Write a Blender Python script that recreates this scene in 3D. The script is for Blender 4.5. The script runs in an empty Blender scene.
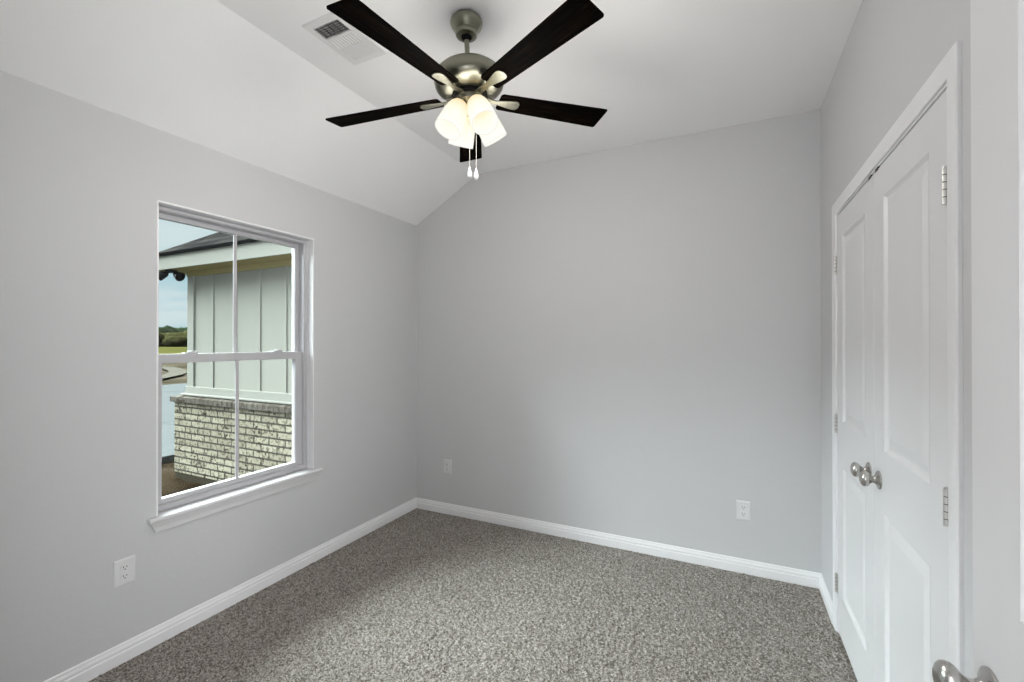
import bpy, bmesh, math, random
import numpy as np
from mathutils import Vector, Matrix

random.seed(7)
rng = np.random.default_rng(11)
PI = math.pi
S = bpy.context.scene
COL = S.collection

# ------------------------------------------------------------------ camera
YAW = math.radians(25.9247)
cam_d = bpy.data.cameras.new('camera')
cam_d.sensor_fit = 'HORIZONTAL'
cam_d.sensor_width = 36.0
cam_d.lens = 447.3 / 1024 * 36.0
cam_d.clip_start = 0.02
cam_d.clip_end = 2000
cam = bpy.data.objects.new('camera', cam_d)
COL.objects.link(cam)
cam.location = (0, 0, 1.42)
cam.rotation_euler = (math.radians(90 + 0.2229), 0, YAW)
S.camera = cam

# ------------------------------------------------------------------ view / exposure
S.view_settings.view_transform = 'Standard'
S.view_settings.look = 'None'
S.view_settings.gamma = 1.0
S.view_settings.use_curve_mapping = False
S.view_settings.exposure = 0.0
S.cycles.use_denoising = True
S.cycles.max_bounces = 12
S.cycles.diffuse_bounces = 7
S.cycles.transparent_max_bounces = 16
S.cycles.caustics_reflective = False
S.cycles.caustics_refractive = False

# ------------------------------------------------------------------ world: pale blue sky with thin streaked cloud
W = bpy.data.worlds.new('sky')
S.world = W
W.use_nodes = True
nt = W.node_tree
nt.nodes.clear()
o_ = nt.nodes.new('ShaderNodeOutputWorld')
bg = nt.nodes.new('ShaderNodeBackground')
bg.inputs['Strength'].default_value = 0.82
tc = nt.nodes.new('ShaderNodeTexCoord')
mp = nt.nodes.new('ShaderNodeMapping')
mp.inputs['Scale'].default_value = (1.6, 1.6, 7.0)
nz = nt.nodes.new('ShaderNodeTexNoise')
nz.inputs['Scale'].default_value = 2.3
nz.inputs['Detail'].default_value = 6
nz.inputs['Roughness'].default_value = 0.55
cr = nt.nodes.new('ShaderNodeValToRGB')
cr.color_ramp.elements[0].position = 0.36
cr.color_ramp.elements[0].color = (0.47, 0.74, 0.86, 1)
cr.color_ramp.elements[1].position = 0.60
cr.color_ramp.elements[1].color = (0.86, 0.96, 1.0, 1)
nt.links.new(tc.outputs['Generated'], mp.inputs['Vector'])
nt.links.new(mp.outputs['Vector'], nz.inputs['Vector'])
nt.links.new(nz.outputs['Fac'], cr.inputs['Fac'])
nt.links.new(cr.outputs['Color'], bg.inputs['Color'])
nt.links.new(bg.outputs['Background'], o_.inputs['Surface'])

# ------------------------------------------------------------------ sun behind bright cloud (very soft), low in the west
sd = bpy.data.lights.new('hazy_sun', 'SUN')
sd.energy = 47.0
sd.angle = math.radians(78)
sd.color = (0.92, 0.97, 1.0)
sun = bpy.data.objects.new('hazy_sun', sd)
COL.objects.link(sun)
_az = math.radians(180 + 10)
_el = math.radians(50)
_to = Vector((math.cos(_az) * math.cos(_el), math.sin(_az) * math.cos(_el), math.sin(_el)))
sun.rotation_euler = _to.to_track_quat('Z', 'Y').to_euler()

FAN_W = 6.2            # watts per fan lamp
HALLB_W = 20.0
HALLW_W = 95.0
HALL_W = 4.0          # watts of the added hall ceiling fill

# ------------------------------------------------------------------ room numbers (metres, camera stands in the doorway)
XL, XR, YB, YF = -2.433, 0.477, 3.115, 0.08
ZL, ZC, XB = 2.4317, 2.778, -1.829
DX0, DX1, DZ = -0.525, 0.352, 2.05        # doorway behind / beside the camera
WY0, WY1, WZ0, WZ1 = 1.170, 2.054, 0.600, 2.095   # window opening
CY0, CY1, CZ1 = 1.425, 2.672, 2.046       # closet opening (clear)

# ================================================================== helpers
def link(name, me, mat=None, parent=None):
    o = bpy.data.objects.new(name, me)
    COL.objects.link(o)
    if mat is not None:
        me.materials.append(mat)
    if parent is not None:
        o.parent = parent
    return o

def obj(name, bm, mat=None, parent=None, smooth=None, bevel=0.0, seg=2):
    me = bpy.data.meshes.new(name)
    bmesh.ops.recalc_face_normals(bm, faces=bm.faces[:])
    bm.to_mesh(me)
    bm.free()
    o = link(name, me, mat, parent)
    if bevel:
        m = o.modifiers.new('bevel', 'BEVEL')
        m.width = bevel
        m.segments = seg
        m.limit_method = 'ANGLE'
        m.angle_limit = math.radians(35)
    if smooth:
        ang = math.radians(smooth)
        for p in me.polygons:
            p.use_smooth = True
        b2 = bmesh.new()
        b2.from_mesh(me)
        for e in b2.edges:
            if len(e.link_faces) == 2 and e.calc_face_angle(0) > ang:
                e.smooth = False
        b2.to_mesh(me)
        b2.free()
    return o

def tag(o, label=None, cat=None, group=None, kind=None):
    if label: o['label'] = label
    if cat: o['category'] = cat
    if group: o['group'] = group
    if kind: o['kind'] = kind
    return o

def struct(o, label, cat):
    return tag(o, label, cat, None, 'structure')

def empty(name, loc, rz=0.0):
    o = bpy.data.objects.new(name, None)
    o.empty_display_size = 0.05
    COL.objects.link(o)
    o.location = loc
    o.rotation_euler = (0, 0, rz)
    return o

def box(bm, x0, x1, y0, y1, z0, z1):
    v = [bm.verts.new(p) for p in ((x0, y0, z0), (x1, y0, z0), (x1, y1, z0), (x0, y1, z0),
                                   (x0, y0, z1), (x1, y0, z1), (x1, y1, z1), (x0, y1, z1))]
    for f in ((0, 3, 2, 1), (4, 5, 6, 7), (0, 1, 5, 4), (1, 2, 6, 5), (2, 3, 7, 6), (3, 0, 4, 7)):
        bm.faces.new([v[i] for i in f])
    return v

def prism(bm, pts, axis, a, b):
    """extrude a 2D outline along an axis ('x','y','z') from a to b"""
    def P(p, t):
        return {'x': (t, p[0], p[1]), 'y': (p[0], t, p[1]), 'z': (p[0], p[1], t)}[axis]
    A = [bm.verts.new(P(p, a)) for p in pts]
    B = [bm.verts.new(P(p, b)) for p in pts]
    n = len(pts)
    bm.faces.new(A)
    bm.faces.new(B[::-1])
    for i in range(n):
        bm.faces.new((A[i], A[(i + 1) % n], B[(i + 1) % n], B[i]))

def lathe(bm, prof, n=40, M=None, close=True):
    """prof: list of (radius, height) turned round local z"""
    M = M or Matrix()
    rings = []
    for r, z in prof:
        if r < 1e-6:
            rings.append([bm.verts.new(M @ Vector((0, 0, z)))])
        else:
            rings.append([bm.verts.new(M @ Vector((r * math.cos(2 * PI * i / n), r * math.sin(2 * PI * i / n), z))) for i in range(n)])
    for a, b in zip(rings, rings[1:]):
        for i in range(n):
            j = (i + 1) % n
            if len(a) == 1 and len(b) == 1:
                continue
            if len(a) == 1:
                bm.faces.new((a[0], b[i], b[j]))
            elif len(b) == 1:
                bm.faces.new((a[i], a[j], b[0]))
            else:
                bm.faces.new((a[i], a[j], b[j], b[i]))
    if close:
        for rg in (rings[0], rings[-1]):
            if len(rg) > 1:
                try: bm.faces.new(rg)
                except ValueError: pass

def tube(bm, pts, rad, n=10):
    pts = [Vector(p) for p in pts]
    rings = []
    for i, p in enumerate(pts):
        d = (pts[min(i + 1, len(pts) - 1)] - pts[max(i - 1, 0)]).normalized()
        up = Vector((0, 0, 1)) if abs(d.z) < 0.9 else Vector((1, 0, 0))
        s = d.cross(up).normalized()
        t = s.cross(d)
        rr = rad[i] if isinstance(rad, (list, tuple)) else rad
        rings.append([bm.verts.new(p + (s * math.cos(2 * PI * k / n) + t * math.sin(2 * PI * k / n)) * rr) for k in range(n)])
    for a, b in zip(rings, rings[1:]):
        for k in range(n):
            bm.faces.new((a[k], a[(k + 1) % n], b[(k + 1) % n], b[k]))
    bm.faces.new(rings[0])
    bm.faces.new(rings[-1][::-1])

def axis_matrix(origin, z, x=None):
    z = Vector(z).normalized()
    x = Vector(x) if x is not None else (Vector((0, 0, 1)) if abs(z.z) < 0.9 else Vector((1, 0, 0)))
    y = z.cross(x).normalized()
    x = y.cross(z)
    M = Matrix((x, y, z)).transposed().to_4x4()
    M.translation = Vector(origin)
    return M

# ================================================================== materials
def mat(name, col=(0.8, 0.8, 0.8), rough=0.5, metal=0.0, spec=0.5, coat=0.0):
    m = bpy.data.materials.new(name)
    m.use_nodes = True
    b = m.node_tree.nodes['Principled BSDF']
    b.inputs['Base Color'].default_value = (*col, 1)
    b.inputs['Roughness'].default_value = rough
    b.inputs['Metallic'].default_value = metal
    b.inputs['Specular IOR Level'].default_value = spec
    b.inputs['Coat Weight'].default_value = coat
    return m

class N:
    """tiny node helper"""
    def __init__(self, m):
        self.m = m
        self.t = m.node_tree
        self.b = self.t.nodes.get('Principled BSDF')
    def new(self, kind, **kw):
        n = self.t.nodes.new(kind)
        for k, v in kw.items():
            if k.startswith('_'):
                setattr(n, k[1:], v)
            else:
                n.inputs[k.replace('__', ' ')].default_value = v
        return n
    def ln(self, a, b):
        self.t.links.new(a, b)
    def coords(self, scale=(1, 1, 1), rot=(0, 0, 0), kind='Object'):
        tcn = self.new('ShaderNodeTexCoord')
        mpn = self.new('ShaderNodeMapping')
        mpn.inputs['Scale'].default_value = scale
        mpn.inputs['Rotation'].default_value = rot
        self.ln(tcn.outputs[kind], mpn.inputs['Vector'])
        return mpn.outputs['Vector']
    def ramp(self, fac, stops):
        r = self.new('ShaderNodeValToRGB')
        el = r.color_ramp.elements
        while len(el) < len(stops): el.new(0.5)
        for e, (p, c) in zip(el, stops):
            e.position = p
            e.color = (*c, 1)
        self.ln(fac, r.inputs['Fac'])
        return r.outputs['Color']
    def noise(self, vec, scale, detail=3, rough=0.5):
        n = self.new('ShaderNodeTexNoise', Scale=scale, Detail=detail, Roughness=rough)
        self.ln(vec, n.inputs['Vector'])
        return n.outputs['Fac']
    def bump(self, h, strength, dist):
        bmp = self.new('ShaderNodeBump', Strength=strength, Distance=dist)
        self.ln(h, bmp.inputs['Height'])
        self.ln(bmp.outputs['Normal'], self.b.inputs['Normal'])
    def mix(self, fac, a, b):
        mx = self.new('ShaderNodeMix', _data_type='RGBA')
        for s, v in ((0, fac), (6, a), (7, b)):
            if hasattr(v, 'links') or hasattr(v, 'is_linked'):
                self.ln(v, mx.inputs[s])
            elif s == 0:
                mx.inputs[0].default_value = v
            else:
                mx.inputs[s].default_value = (*v, 1)
        return mx.outputs[2]

def wall_paint(name, col, rough=0.6, strength=0.05):
    m = mat(name, col, rough, spec=0.35)
    n = N(m)
    v = n.coords()
    n.bump(n.noise(v, 55, 3), strength, 0.01)
    return m

M_wall = wall_paint('grey_wall_paint', (0.600, 0.601, 0.610))
M_ceil = wall_paint('white_ceiling_paint', (0.88, 0.88, 0.885), 0.8)
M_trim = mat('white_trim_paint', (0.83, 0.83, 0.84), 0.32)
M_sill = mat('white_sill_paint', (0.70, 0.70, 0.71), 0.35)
M_door = mat('white_door_paint', (0.73, 0.73, 0.74), 0.33)
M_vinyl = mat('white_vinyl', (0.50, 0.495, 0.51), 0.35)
M_plate = mat('white_plastic', (0.72, 0.72, 0.73), 0.35)
M_dark = mat('dark_slot', (0.03, 0.03, 0.03), 0.6)
M_vent = mat('white_vent_metal', (0.76, 0.76, 0.76), 0.4)
M_duct = mat('dark_duct', (0.17, 0.17, 0.17), 0.8)
M_nickel = mat('satin_nickel', (0.56, 0.55, 0.53), 0.24, 1.0)
M_chain = mat('pale_chain', (0.42, 0.41, 0.37), 0.5)
M_hinge = mat('pale_nickel', (0.66, 0.65, 0.63), 0.42, 0.75)
M_black = mat('black_metal', (0.004, 0.004, 0.0045), 0.55, spec=0.1)
M_brass = mat('brass', (0.62, 0.44, 0.20), 0.3, 1.0)

M_fan = mat('brushed_nickel', (0.25, 0.246, 0.192), 0.34, 1.0)
n = N(M_fan)
v = n.coords((3, 3, 220))
n.bump(n.noise(v, 3, 2), 0.05, 0.002)

def make_carpet():
    m = mat('grey_brown_carpet', (0.2, 0.2, 0.2), 0.95, spec=0.1)
    n = N(m)
    v = n.coords()
    vo = n.new('ShaderNodeTexVoronoi', Scale=185.0, Randomness=1.0)
    n.ln(v, vo.inputs['Vector'])
    sep = n.new('ShaderNodeSeparateColor')
    n.ln(vo.outputs['Color'], sep.inputs['Color'])
    f2 = n.noise(v, 250, 3, 0.7)
    add = n.new('ShaderNodeMath', _operation='MULTIPLY_ADD')
    n.ln(sep.outputs[0], add.inputs[0])
    add.inputs[1].default_value = 0.42
    n.ln(f2, add.inputs[2])
    c = n.ramp(add.outputs[0], [(0.36, (0.04, 0.031, 0.022)), (0.56, (0.135, 0.117, 0.098)),
                                (0.78, (0.335, 0.308, 0.276)), (1.0, (0.6, 0.57, 0.53))])
    n.ln(c, n.b.inputs['Base Color'])
    n.bump(f2, 0.8, 0.004)
    n.b.inputs['Sheen Weight'].default_value = 0.15
    return m
M_carpet = make_carpet()

def make_blade():
    m = mat('espresso_wood', (0.02, 0.015, 0.012), 0.65, spec=0.01)
    n = N(m)
    v = n.coords((2.0, 38, 38))
    f = n.noise(v, 3.2, 6, 0.65)
    c = n.ramp(f, [(0.46, (0.0006, 0.0005, 0.0004)), (0.60, (0.0034, 0.0021, 0.0013)), (0.76, (0.026, 0.015, 0.008))])
    n.ln(c, n.b.inputs['Base Color'])
    n.bump(f, 0.15, 0.001)
    return m
M_blade = make_blade()

def make_shade():
    """frosted glass shade of a lit lamp: it gives off light, a little creamier up by the fitter"""
    m = bpy.data.materials.new('lit_frosted_glass')
    m.use_nodes = True
    n = N(m)
    tcn = n.new('ShaderNodeTexCoord')
    sp = n.new('ShaderNodeSeparateXYZ')
    n.ln(tcn.outputs['Object'], sp.inputs['Vector'])
    mr = n.new('ShaderNodeMapRange')
    mr.inputs['From Min'].default_value = 0.0
    mr.inputs['From Max'].default_value = 0.1425
    n.ln(sp.outputs['Z'], mr.inputs['Value'])
    c = n.ramp(mr.outputs['Result'], [(0.0, (0.92, 0.66, 0.36)), (0.22, (1.0, 0.86, 0.58)), (0.5, (1.0, 0.96, 0.80)), (0.965, (1.0, 0.985, 0.92)), (1.0, (0.80, 0.77, 0.68))])
    n.ln(c, n.b.inputs['Emission Color'])
    n.b.inputs['Emission Strength'].default_value = 1.06
    n.b.inputs['Base Color'].default_value = (0.0, 0.0, 0.0, 1)
    n.b.inputs['Specular IOR Level'].default_value = 0.0
    n.b.inputs['Roughness'].default_value = 0.25
    tr = n.new('ShaderNodeBsdfTransparent')
    mx = n.new('ShaderNodeMixShader')
    mx.inputs[0].default_value = 0.86
    out = n.t.nodes['Material Output']
    n.ln(tr.outputs[0], mx.inputs[1])
    n.ln(n.b.outputs[0], mx.inputs[2])
    n.ln(mx.outputs[0], out.inputs['Surface'])
    return m
M_shade = make_shade()

def emit(name, col, s):
    m = bpy.data.materials.new(name)
    m.use_nodes = True
    b = m.node_tree.nodes['Principled BSDF']
    b.inputs['Base Color'].default_value = (0.8, 0.8, 0.8, 1)
    b.inputs['Emission Color'].default_value = (*col, 1)
    b.inputs['Emission Strength'].default_value = s
    return m
M_bulb = emit('lit_bulb', (1.0, 0.95, 0.86), 1.6)

def make_glass():
    m = bpy.data.materials.new('window_glass')
    m.use_nodes = True
    t = m.node_tree
    t.nodes.clear()
    out = t.nodes.new('ShaderNodeOutputMaterial')
    tr = t.nodes.new('ShaderNodeBsdfTransparent')
    tr.inputs['Color'].default_value = (0.95, 0.985, 0.975, 1)
    gl = t.nodes.new('ShaderNodeBsdfGlossy')
    gl.inputs['Roughness'].default_value = 0.02
    fr = t.nodes.new('ShaderNodeFresnel')
    fr.inputs['IOR'].default_value = 1.25
    mx = t.nodes.new('ShaderNodeMixShader')
    t.links.new(fr.outputs[0], mx.inputs[0])
    t.links.new(tr.outputs[0], mx.inputs[1])
    t.links.new(gl.outputs[0], mx.inputs[2])
    t.links.new(mx.outputs[0], out.inputs['Surface'])
    return m
M_glass = make_glass()

def noisy(name, stops, scale, detail=5, rough=0.9, bump=0.0, bscale=30, mapscale=(1, 1, 1), spec=0.0):
    m = mat(name, stops[0][1], rough, spec=spec)
    n = N(m)
    v = n.coords(mapscale)
    f = n.noise(v, scale, detail, 0.6)
    n.ln(n.ramp(f, stops), n.b.inputs['Base Color'])
    if bump:
        n.bump(n.noise(v, bscale, 4), bump, 0.02)
    return m
M_siding = noisy('cream_siding', [(0.3, (0.1798, 0.1778, 0.1554)), (0.7, (0.1900, 0.1891, 0.1666))], 3, mapscale=(6, 6, 0.5), rough=0.8, spec=0.0)
M_cream = mat('cream_trim_paint', (0.1766, 0.1757, 0.1556), 0.8, spec=0.0)
M_soffit = mat('bounce_tinted_eave', (0.2254, 0.1877, 0.0892), 0.8, spec=0.0)  # warm ground bounce in the eave's shade painted into soffit and frieze colour
M_conc = noisy('pale_concrete', [(0.3, (0.0480, 0.0521, 0.0523)), (0.7, (0.0561, 0.0595, 0.0588))], 1.5)
M_found = noisy('grey_foundation', [(0.3, (0.0245, 0.0211, 0.0149)), (0.7, (0.0331, 0.0288, 0.0212))], 6)
M_dirt = noisy('brown_dirt', [(0.30, (0.0045, 0.0030, 0.0023)), (0.5, (0.0128, 0.0090, 0.0053)), (0.72, (0.0225, 0.0173, 0.0120))], 2.2, 8, bump=0.9, bscale=5)
M_lot = noisy('bare_lot', [(0.30, (0.0144, 0.0116, 0.0073)), (0.5, (0.0288, 0.0244, 0.0168)), (0.72, (0.0432, 0.0365, 0.0269))], 0.35, 8)
M_path = noisy('pale_gravel', [(0.3, (0.0437, 0.0401, 0.0328)), (0.7, (0.0554, 0.0522, 0.0437))], 2)
M_field = noisy('meadow_grass', [(0.32, (0.0169, 0.0186, 0.0054)), (0.5, (0.0338, 0.0329, 0.0096)), (0.7, (0.0527, 0.0453, 0.0156))], 0.05, 8)
M_brush = noisy('brush_leaves', [(0.32, (0.0060, 0.0073, 0.0025)), (0.5, (0.0171, 0.0172, 0.0070)), (0.72, (0.0407, 0.0322, 0.0170))], 0.5, 8)
M_tree = noisy('tree_leaves', [(0.35, (0.0058, 0.0094, 0.0058)), (0.65, (0.0202, 0.0245, 0.0130))], 0.2, 6)

def make_roof():
    m = mat('charcoal_shingles', (0.1, 0.1, 0.1), 0.95, spec=0.0)
    n = N(m)
    v = n.coords()
    br = n.new('ShaderNodeTexBrick', Scale=1.0)
    br.inputs['Brick Width'].default_value = 0.22
    br.inputs['Row Height'].default_value = 0.14
    br.inputs['Mortar Size'].default_value = 0.012
    br.inputs['Color1'].default_value = (0.0115, 0.0106, 0.0108, 1)
    br.inputs['Color2'].default_value = (0.0223, 0.0211, 0.0194, 1)
    br.inputs['Mortar'].default_value = (0.0050, 0.0050, 0.0050, 1)
    n.ln(v, br.inputs['Vector'])
    n.ln(br.outputs['Color'], n.b.inputs['Base Color'])
    return m
M_roof = make_roof()

def make_brick(name, bw, rh, swap=False):
    m = mat(name, (0.5, 0.48, 0.42), 0.95, spec=0.0)
    n = N(m)
    tcn = n.new('ShaderNodeTexCoord')
    sp = n.new('ShaderNodeSeparateXYZ')
    n.ln(tcn.outputs['Object'], sp.inputs['Vector'])
    su = n.new('ShaderNodeMath', _operation='ADD')
    n.ln(sp.outputs['X'], su.inputs[0])
    n.ln(sp.outputs['Y'], su.inputs[1])
    cb = n.new('ShaderNodeCombineXYZ')
    n.ln(su.outputs[0], cb.inputs['X'])
    n.ln(sp.outputs['Z'], cb.inputs['Y'])
    br = n.new('ShaderNodeTexBrick', Scale=1.0)
    br.inputs['Brick Width'].default_value = bw
    br.inputs['Row Height'].default_value = rh
    br.inputs['Mortar Size'].default_value = 0.0105
    br.inputs['Mortar Smooth'].default_value = 0.3
    br.inputs['Color1'].default_value = (0.2386, 0.2220, 0.1696, 1) if not swap else (0.0930, 0.0848, 0.0720, 1)
    br.inputs['Color2'].default_value = (0.1663, 0.1510, 0.1133, 1) if not swap else (0.0658, 0.0581, 0.0492, 1)
    br.inputs['Mortar'].default_value = (0.0502, 0.0459, 0.0384, 1)
    n.ln(cb.outputs[0], br.inputs['Vector'])
    v = cb.outputs[0]
    spk = n.noise(v, 24, 5, 0.7)
    mask = n.ramp(spk, [(0.50, (0, 0, 0)), (0.57, (1, 1, 1))])
    big = n.noise(v, 5.0, 3)
    msk2 = n.ramp(big, [(0.36, (0.25, 0.25, 0.25)), (0.60, (1, 1, 1))])
    mu = n.new('ShaderNodeMath', _operation='MULTIPLY')
    n.ln(mask, mu.inputs[0])
    n.ln(msk2, mu.inputs[1])
    c = n.mix(mu.outputs[0], br.outputs['Color'], (0.0262, 0.0196, 0.0144))
    n.ln(c, n.b.inputs['Base Color'])
    inv = n.new('ShaderNodeMath', _operation='SUBTRACT')
    inv.inputs[0].default_value = 1.0
    n.ln(br.outputs['Fac'], inv.inputs[1])
    n.bump(inv.outputs[0], 0.8, 0.012)
    return m
M_brick = make_brick('limewashed_brick', 0.25, 0.0755)
M_rowlock = make_brick('brown_rowlock_brick', 0.085, 0.40, True)

# ================================================================== room shell
T = 0.15
# floor: the carpet pile as a finely rippled sheet
def carpet():
    step = 0.0045
    x0, x1, y0, y1 = XL - 0.01, XR + 0.005, YF - 0.14, YB + 0.01
    nx, ny = int((x1 - x0) / step) + 1, int((y1 - y0) / step) + 1
    X, Y = np.meshgrid(np.linspace(x0, x1, nx), np.linspace(y0, y1, ny))
    def blur(a, k):
        for _ in range(k):
            a = (a + np.roll(a, 1, 0) + np.roll(a, -1, 0) + np.roll(a, 1, 1) + np.roll(a, -1, 1)) / 5
        return a
    a = blur(rng.standard_normal(X.shape), 1)
    b = blur(rng.standard_normal(X.shape), 4)
    h = a / a.std() * 0.0026 + b / b.std() * 0.0014
    h = np.clip(h, -0.006, 0.006) - 0.002
    V = np.stack([X, Y, h], -1).reshape(-1, 3)
    idx = np.arange(nx * ny).reshape(ny, nx)
    F = np.stack([idx[:-1, :-1], idx[:-1, 1:], idx[1:, 1:], idx[1:, :-1]], -1).reshape(-1, 4)
    me = bpy.data.meshes.new('floor')
    me.vertices.add(len(V)); me.vertices.foreach_set('co', V.ravel())
    me.loops.add(F.size); me.loops.foreach_set('vertex_index', F.ravel().astype(np.int32))
    me.polygons.add(len(F))
    me.polygons.foreach_set('loop_start', np.arange(0, F.size, 4, dtype=np.int32))
    me.polygons.foreach_set('loop_total', np.full(len(F), 4, dtype=np.int32))
    me.polygons.foreach_set('use_smooth', np.ones(len(F), dtype=bool))
    me.update(); me.validate()
    return link('floor', me, M_carpet)
struct(carpet(), 'grey brown speckled cut pile carpet covering the bedroom floor', 'floor')

# ceiling: vault slope beside the window wall, then flat
bm = bmesh.new()
prism(bm, [(XL - T, ZL - T * 0.57), (XL, ZL), (XB, ZC), (XR + T, ZC), (XR + T, ZC + 0.12), (XB - 0.06, ZC + 0.12), (XL - T, ZL + 0.06)], 'y', YF - 0.12, YB + T)
struct(obj('ceiling', bm, M_ceil), 'white ceiling, flat over the room and sloping down to the window wall', 'ceiling')

# left wall with the window hole
bm = bmesh.new()
xo = XL - T
for (y0, y1, z0, z1) in ((YF - 0.12, WY0, -0.02, ZL + 0.02), (WY1, YB + T, -0.02, ZL + 0.02), (WY0, WY1, -0.02, WZ0), (WY0, WY1, WZ1, ZL + 0.02)):
    box(bm, xo, XL, y0, y1, z0, z1)
bmesh.ops.remove_doubles(bm, verts=bm.verts[:], dist=1e-5)
struct(obj('wall_left', bm, M_wall), 'light grey painted wall with the double hung window', 'wall')

bm = bmesh.new()
prism(bm, [(XL - T, -0.02), (XR + T, -0.02), (XR + T, ZC + 0.02), (XB - 0.01, ZC + 0.02), (XL - T, ZL + 0.02 - T * 0.57)], 'y', YB, YB + T - 0.07)
struct(obj('wall_back', bm, M_wall), 'light grey blank far wall with two outlets', 'wall')

# right wall with the closet opening
bm = bmesh.new()
jy0, jy1, jz = CY0 - 0.02, CY1 + 0.02, CZ1 + 0.02
for (y0, y1, z0, z1) in ((YF - 0.12, jy0, -0.02, ZC + 0.02), (jy1, YB + 0.05, -0.02, ZC + 0.02), (jy0, jy1, jz, ZC + 0.02)):
    box(bm, XR, XR + 0.115, y0, y1, z0, z1)
struct(obj('wall_right', bm, M_wall), 'light grey painted wall around the double closet doors', 'wall')

# front wall with the doorway the camera stands in
bm = bmesh.new()
box(bm, XL - T, DX0, YF - 0.115, YF, -0.02, ZL)
box(bm, DX1, XR + 0.115, YF - 0.115, YF, -0.02, ZC + 0.02)
prism(bm, [(XL - T, ZL), (DX0, ZL), (DX0, DZ), (DX1, DZ), (DX1, ZC + 0.02), (XB, ZC + 0.02)], 'y', YF - 0.115, YF)
struct(obj('wall_front', bm, M_wall), 'grey wall with the open doorway behind the viewer', 'wall')

# hall behind the doorway
bm = bmesh.new()
hx0, hx1, hy = -1.3, 1.25, -1.35
box(bm, hx0 - 0.1, hx1 + 0.1, hy - 0.1, hy, -0.02, 2.5)
box(bm, hx0 - 0.1, hx0, hy, YF - 0.115, -0.02, 2.5)
box(bm, hx1, hx1 + 0.1, hy, YF - 0.115, -0.02, 2.5)
struct(obj('wall_hall', bm, M_wall), 'grey walls of the hall outside the doorway', 'wall')
bm = bmesh.new()
box(bm, hx0 - 0.1, hx1 + 0.1, hy - 0.1, YF - 0.11, -0.05, -0.004)
struct(obj('floor_hall', bm, M_carpet), 'carpeted hall floor outside the doorway', 'floor')
bm = bmesh.new()
box(bm, hx0 - 0.1, hx1 + 0.1, hy - 0.1, YF - 0.11, 2.44, 2.52)
struct(obj('ceiling_hall', bm, M_ceil), 'white hall ceiling outside the doorway', 'ceiling')

# closet box behind the double doors
bm = bmesh.new()
cx1 = XR + 0.115 + 0.62
box(bm, cx1, cx1 + 0.05, CY0 - 0.2, CY1 + 0.2, -0.02, 2.5)
box(bm, XR + 0.115, cx1, CY0 - 0.25, CY0 - 0.2, -0.02, 2.5)
box(bm, XR + 0.115, cx1, CY1 + 0.2, CY1 + 0.25, -0.02, 2.5)
box(bm, XR + 0.115, cx1, CY0 - 0.2, CY1 + 0.2, 2.44, 2.5)
box(bm, XR + 0.004, cx1, CY0 - 0.2, CY1 + 0.2, -0.04, -0.008)
struct(obj('wall_closet', bm, M_wall), 'grey closet interior behind the double doors', 'wall')

# baseboards
PROF = [(0, 0), (0.0145, 0), (0.0145, 0.046), (0.0125, 0.050), (0.0105, 0.052), (0.0105, 0.055), (0.0125, 0.058), (0.0125, 0.063),
        (0.0105, 0.069), (0.0075, 0.073), (0.0075, 0.076), (0.0060, 0.082), (0.003, 0.0853), (0, 0.0853)]
def baseboard(name, a, b, inward, ma=0, mb=0):
    """a,b wall-line ends, inward unit normal; ma/mb = 1 to mitre that end inward"""
    a, b, nrm = Vector((*a, 0)), Vector((*b, 0)), Vector((*inward, 0))
    d = (b - a).normalized()
    bm = bmesh.new()
    A = [bm.verts.new(a + nrm * p + d * (p * ma) + Vector((0, 0, z))) for p, z in PROF]
    B = [bm.verts.new(b + nrm * p - d * (p * mb) + Vector((0, 0, z))) for p, z in PROF]
    m = len(PROF)
    bm.faces.new(A); bm.faces.new(B[::-1])
    for i in range(m):
        bm.faces.new((A[i], A[(i + 1) % m], B[(i + 1) % m], B[i]))
    return obj(name, bm, M_trim, smooth=25)
struct(baseboard('baseboard_left', (XL, YF), (XL, YB), (1, 0), 0, 1), 'white moulded baseboard under the window wall', 'baseboard')
struct(baseboard('baseboard_back', (XL, YB), (XR, YB), (0, -1), 1, 1), 'white moulded baseboard along the far wall', 'baseboard')
CAS = 0.058
struct(baseboard('baseboard_right', (XR, CY1 + 0.006 + CAS), (XR, YB), (-1, 0), 0, 1), 'short white baseboard between closet casing and far corner', 'baseboard')
struct(baseboard('baseboard_front', (XR, YF), (XR, CY0 - 0.006 - CAS), (-1, 0), 0, 0), 'white baseboard on the closet wall behind the open door', 'baseboard')

# ------------------------------------------------------------------ casings
def casing(name, y0, y1, zt, x, t, w, into=-1):
    """three sided mitred casing on a wall plane x, inner edge y0..y1 / zt"""
    prof = [(0, 0.0), (0, t * 0.62), (0.006, t * 0.78), (w * 0.45, t * 0.80), (w * 0.62, t * 0.96), (w * 0.8, t), (w - 0.004, t), (w, t - 0.004), (w, 0)]
    bm = bmesh.new()
    rings = []
    for (y, z, dy, dz) in ((y0, 0, -1, 0), (y0, zt, -1, 1), (y1, zt, 1, 1), (y1, 0, 1, 0)):
        rings.append([bm.verts.new((x + into * d, y + dy * o, z + dz * o)) for o, d in prof])
    m = len(prof)
    for a, b in zip(rings, rings[1:]):
        for i in range(m):
            bm.faces.new((a[i], a[(i + 1) % m], b[(i + 1) % m], b[i]))
    bm.faces.new(rings[0]); bm.faces.new(rings[-1][::-1])
    return obj(name, bm, M_trim, smooth=20)
struct(casing('trim_1', CY0 - 0.006, CY1 + 0.006, CZ1 + 0.006, XR, 0.012, CAS), 'white casing around the double closet doors', 'door casing')
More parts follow.
